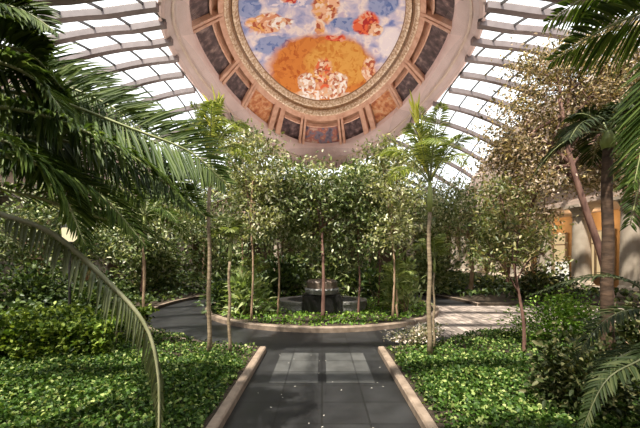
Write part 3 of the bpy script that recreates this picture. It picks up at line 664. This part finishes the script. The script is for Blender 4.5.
# ------------------------------------------------------------------ trees
def V3(*p): return np.array(p, float)
tree('fig_tree', 'leafy multi-branched tree with slim reddish trunk right before the fountain', (.02, 8.5, .1), [V3(.02, 8.5, .02), V3(.04, 8.55, 1.2), V3(0, 8.8, 2.4), V3(.05, 9.2, 3.3)], .05,
     [((0, 9.1, 3.1), (.9, .8, .7)), ((-1.0, 9.2, 3.2), (.9, .8, .6)), ((1.0, 9.2, 3.1), (.9, .8, .6)), ((-.3, 9.2, 3.8), (.8, .8, .4)), ((.6, 9.2, 3.7), (.7, .7, .4)), ((0, 9.2, 2.4), (1.3, .8, .4)), ((-1.9, 9.4, 3.7), (.8, .7, .7)), ((1.8, 9.4, 3.6), (.8, .7, .7))], 9000, .125, 'ficus', 'bark_red')
for lab, x, y, h, mt, bk in [
    ('small tree with thin trunk left of the fountain in the central bed', -1.2, 8.9, 3.4, 'ficus', 'bark'),
    ('small tree with thin trunk just right of the fountain in the central bed', .95, 8.75, 3.1, 'ficus_dark', 'bark_red'),
    ('small tree with thin trunk at the right end of the central bed', 1.7, 10.0, 4.0, 'ficus', 'bark_red'),
    ('taller thin trunked tree at the left end of the central bed', -2.5, 10.2, 4.4, 'ficus', 'bark')]:
    tree('young_tree', lab, (x, y, .1), [V3(x, y, .02), V3(x + .05, y, h * .35), V3(x, y + .05, h * .6), V3(x + .04, y, h * .85)], .03,
         [((x, y, h * .85), (.75, .7, .6)), ((x + .4, y + .2, h * 1.12), (.6, .6, .45)), ((x - .4, y, h * 1.05), (.6, .6, .45)), ((x, y, h * .6), (.7, .6, .35)), ((x + .1, y, h * 1.2), (.5, .5, .25))], 3400, .12, mt, bk, group='young trees in the central bed')
for lab, x, y, h in [('airy pale leafed tree right of the left palms, in the central bed', -1.75, 8.15, 4.3), ('airy pale leafed tree left of the right palm, in the central bed', 1.75, 8.2, 4.1)]:
    tree('airy_tree', lab, (x, y, .1), [V3(x, y, .02), V3(x + .05, y, h * .35), V3(x - .03, y + .05, h * .6), V3(x + .04, y, h * .85)], .028,
         [((x, y + .1, h * .82), (.7, .6, .55)), ((x - .3, y + .1, h * 1.06), (.5, .5, .35)), ((x + .35, y + .1, h * .98), (.5, .5, .4)), ((x, y, h * .58), (.7, .5, .4))], 2400, .11, 'ficus_pale', 'bark', group='airy trees at the front of the central bed')
tree('small_tree', 'thin forked tree with sparse leaves in the right bed beside the side path', (3.34, 5.45, .1), [V3(3.34, 5.45, .02), V3(3.33, 5.45, .6), V3(3.27, 5.5, 1.15), V3(3.2, 5.55, 1.7)], .032,
     [((2.85, 5.6, 1.75), (.35, .4, .4)), ((3.35, 5.6, 2.1), (.5, .45, .45)), ((3.75, 5.6, 1.75), (.35, .4, .35)), ((3.1, 5.7, 2.7), (.45, .4, .35))], 1900, .085, 'olive_green', 'bark_red')
tree('tall_tree', 'tall leaning tree with tan and yellow leaves spreading over the right arcade', (8.1, 9.2, .1), [V3(8.1, 9.2, 0), V3(7.85, 9.2, 1.5), V3(7.35, 9.2, 3.0), V3(6.95, 9.3, 4.6), V3(6.85, 9.5, 6.2)], .11,
     [((7.4, 9.9, 6.6), (1.3, 1.0, 1.0)), ((6.2, 9.9, 5.4), (1.1, .9, .9)), ((8.8, 9.9, 6.3), (1.2, 1.0, 1.1)), ((8.3, 10.5, 4.9), (1.2, .8, .9)), ((6.0, 10.0, 4.0), (.9, .8, .8)), ((9.3, 10.3, 4.2), (.9, .8, .8)), ((7.0, 9.9, 7.6), (1.0, 1.0, .6)), ((8.6, 9.9, 7.7), (1.1, 1.0, .6)), ((5.5, 9.9, 4.7), (.7, .7, .8)), ((6.4, 10.2, 3.0), (.9, .7, .6)), ((9.6, 9.9, 5.4), (.9, .9, .9)), ((10.0, 10.2, 6.8), (.9, .9, .9)), ((7.4, 10.4, 4.4), (.9, .7, .8))],
     36000, .115, 'olive', 'bark_red', nb=13, spread=.36)
far = [
    ('fig_tree', 'tree with reddish trunk beyond the left curve of the ring walk', -7.0, 12.8, 4.7, 1.7, 'ficus', 'bark_red'),
    ('fig_tree', 'shaded tree at far left beyond the hedge and lantern', -8.9, 15.6, 4.8, 1.4, 'ficus_dark', 'bark'),
    ('fig_tree', 'dark leafed tree at the left edge between hedge and arcade', -9.3, 11.2, 3.8, 1.45, 'ficus_dark', 'bark'),
    ('fig_tree', 'broad dark tree left of centre beyond the fountain', -4.6, 16.6, 6.6, 2.2, 'ficus_dark', 'bark_red'),
    ('fig_tree', 'full crowned tree directly behind the fountain', -.6, 17.8, 5.6, 2.3, 'ficus_dark', 'bark'),
    ('fig_tree', 'broad tree right of centre beyond the fountain', 3.8, 16.8, 6.4, 2.1, 'ficus', 'bark_red'),
    ('fig_tree', 'green tree beyond the side path in the middle of the right side', 6.1, 13.6, 4.8, 1.5, 'ficus', 'bark'),
    ('fig_tree', 'tree at far right in front of the arcade columns', 9.4, 16.8, 4.6, 1.5, 'olive_green', 'bark_red'),
    ('fig_tree', 'tall hazy tree at the back left under the vault', -7.6, 21.0, 7.0, 2.0, 'ficus_dark', 'bark'),
    ('fig_tree', 'tall pale tree at the back right under the vault', 7.2, 21.5, 6.4, 2.2, 'olive_green', 'bark')]
for nm, lab, x, y, h, w, mt, bk in far:
    tree(nm, lab, (x, y, .09), [V3(x, y, 0), V3(x + .1, y, h * .3), V3(x - .08, y, h * .5), V3(x + .05, y, h * .75)], .085,
         [((x, y, h * .72), (w, w * .9, h * .22)), ((x - w * .55, y, h * .6), (w * .7, w * .7, h * .18)), ((x + w * .55, y, h * .62), (w * .7, w * .7, h * .18)), ((x + .2, y, h * .92), (w * .7, w * .7, h * .12)), ((x, y - .3, h * .42), (w * .9, w * .7, h * .12))],
         6500, .15, mt, bk, group='trees round the ring walk', nb=9)

# ------------------------------------------------------------------ shrubs
for nm, lab, x, y, z, rx, ry, h, n, sz, mt, wd in [
    ('shrub', 'rounded bright green shrub beside the thick palm trunk on the right', 4.45, 6.2, .09, .85, .6, .72, 4200, .07, 'bright', .5),
    ('leafy_plant', 'low pale speckled plant at the corner of the right bed beside the path', 1.75, 6.15, .09, .42, .28, .28, 1100, .07, 'pale_fl', .6),
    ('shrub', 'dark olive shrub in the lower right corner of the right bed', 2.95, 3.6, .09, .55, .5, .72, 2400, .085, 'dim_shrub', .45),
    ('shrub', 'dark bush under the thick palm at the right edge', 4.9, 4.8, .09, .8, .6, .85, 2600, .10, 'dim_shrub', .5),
    ('leafy_plant', 'pale arching plant left of the fountain', -2.05, 8.75, .11, .5, .45, 1.0, 420, .34, 'pale_shrub', .22),
    ('leafy_plant', 'pale green bushy plant right of the fountain', 2.35, 9.2, .11, .65, .55, 1.35, 700, .26, 'pale_shrub', .3),
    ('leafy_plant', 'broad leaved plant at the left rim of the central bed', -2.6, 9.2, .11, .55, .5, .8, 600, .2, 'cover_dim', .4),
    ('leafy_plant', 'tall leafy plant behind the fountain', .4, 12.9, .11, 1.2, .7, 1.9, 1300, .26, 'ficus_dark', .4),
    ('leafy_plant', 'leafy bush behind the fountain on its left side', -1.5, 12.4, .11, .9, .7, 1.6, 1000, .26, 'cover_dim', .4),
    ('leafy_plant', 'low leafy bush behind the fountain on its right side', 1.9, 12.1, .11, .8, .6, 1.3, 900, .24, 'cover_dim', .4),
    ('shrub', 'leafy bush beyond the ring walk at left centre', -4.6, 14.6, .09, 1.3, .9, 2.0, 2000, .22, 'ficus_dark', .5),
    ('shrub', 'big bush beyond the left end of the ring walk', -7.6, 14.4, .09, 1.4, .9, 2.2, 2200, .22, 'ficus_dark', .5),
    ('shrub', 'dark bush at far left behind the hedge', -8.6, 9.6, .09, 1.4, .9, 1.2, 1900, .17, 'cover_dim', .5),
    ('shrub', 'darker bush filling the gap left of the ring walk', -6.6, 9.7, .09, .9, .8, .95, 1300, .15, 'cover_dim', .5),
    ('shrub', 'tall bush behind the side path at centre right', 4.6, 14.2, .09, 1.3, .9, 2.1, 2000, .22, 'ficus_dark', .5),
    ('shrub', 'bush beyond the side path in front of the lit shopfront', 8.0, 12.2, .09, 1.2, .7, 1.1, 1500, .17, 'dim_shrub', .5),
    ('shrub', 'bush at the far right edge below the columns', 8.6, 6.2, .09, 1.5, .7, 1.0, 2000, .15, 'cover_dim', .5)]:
    shrub(nm, lab, x, y, z, rx, ry, h, n, sz, mt, wid=wd, cat='plant' if nm == 'leafy_plant' else 'shrub')

# ------------------------------------------------------------------ light, world, camera
w = bpy.data.worlds.new('World'); S.world = w; w.use_nodes = True
bg = w.node_tree.nodes['Background']; bg.inputs[0].default_value = (.93, .97, 1.0, 1); bg.inputs[1].default_value = 1.9
def light(name, kind, loc, energy, col, target=None, size=.5, **kw):
    l = bpy.data.lights.new(name, kind); l.energy = energy; l.color = col
    if kind == 'SPOT': l.spot_size = math.radians(kw.get('cone', 70)); l.spot_blend = .8; l.shadow_soft_size = size
    if kind == 'POINT': l.shadow_soft_size = size
    if kind == 'SUN': l.angle = math.radians(1.2)
    o = bpy.data.objects.new(name, l); C.objects.link(o); o.location = loc
    if target is not None: o.rotation_euler = (Vector(target) - Vector(loc)).to_track_quat('-Z', 'Y').to_euler()
    return o
light('sun', 'SUN', (-5, -7, 17), 13.0, (1, .92, .78), (0, 0, 0))
# added spots at cornice height brighten the medallion, for unseen cove lights
for i, (x, y) in enumerate(((-12.2, 12), (12.2, 12), (-12.2, 20), (12.2, 20), (-12.2, 28), (12.2, 28), (-5, 31.0), (5, 31.0))):
    light('medallion_fill_spot', 'SPOT', (x, y, 6.0), 1700, (1, .87, .76), (x * .15, VC + (y - VC) * .3, 13.2), .3, cone=80)
for y in (14, 18, 22, 26): light('arcade_lamp', 'POINT', (14.2, y, 3.5), 90, (1, .72, .42), size=.15)
cam = bpy.data.cameras.new('camera'); co = bpy.data.objects.new('camera', cam); C.objects.link(co)
co.location = (0, 0, EYE); co.rotation_euler = (PI / 2, 0, 0)
cam.sensor_width = 36; cam.lens = F / 640 * 36; cam.shift_y = (HY - 214) / 640; cam.shift_x = -(CX - 320) / 640; cam.clip_start = .05; cam.clip_end = 200
S.camera = co
S.view_settings.view_transform = 'Standard'; S.view_settings.look = 'None'; S.view_settings.gamma = 1; S.view_settings.exposure = 0.0
S.cycles.max_bounces = 8; S.cycles.transparent_max_bounces = 12
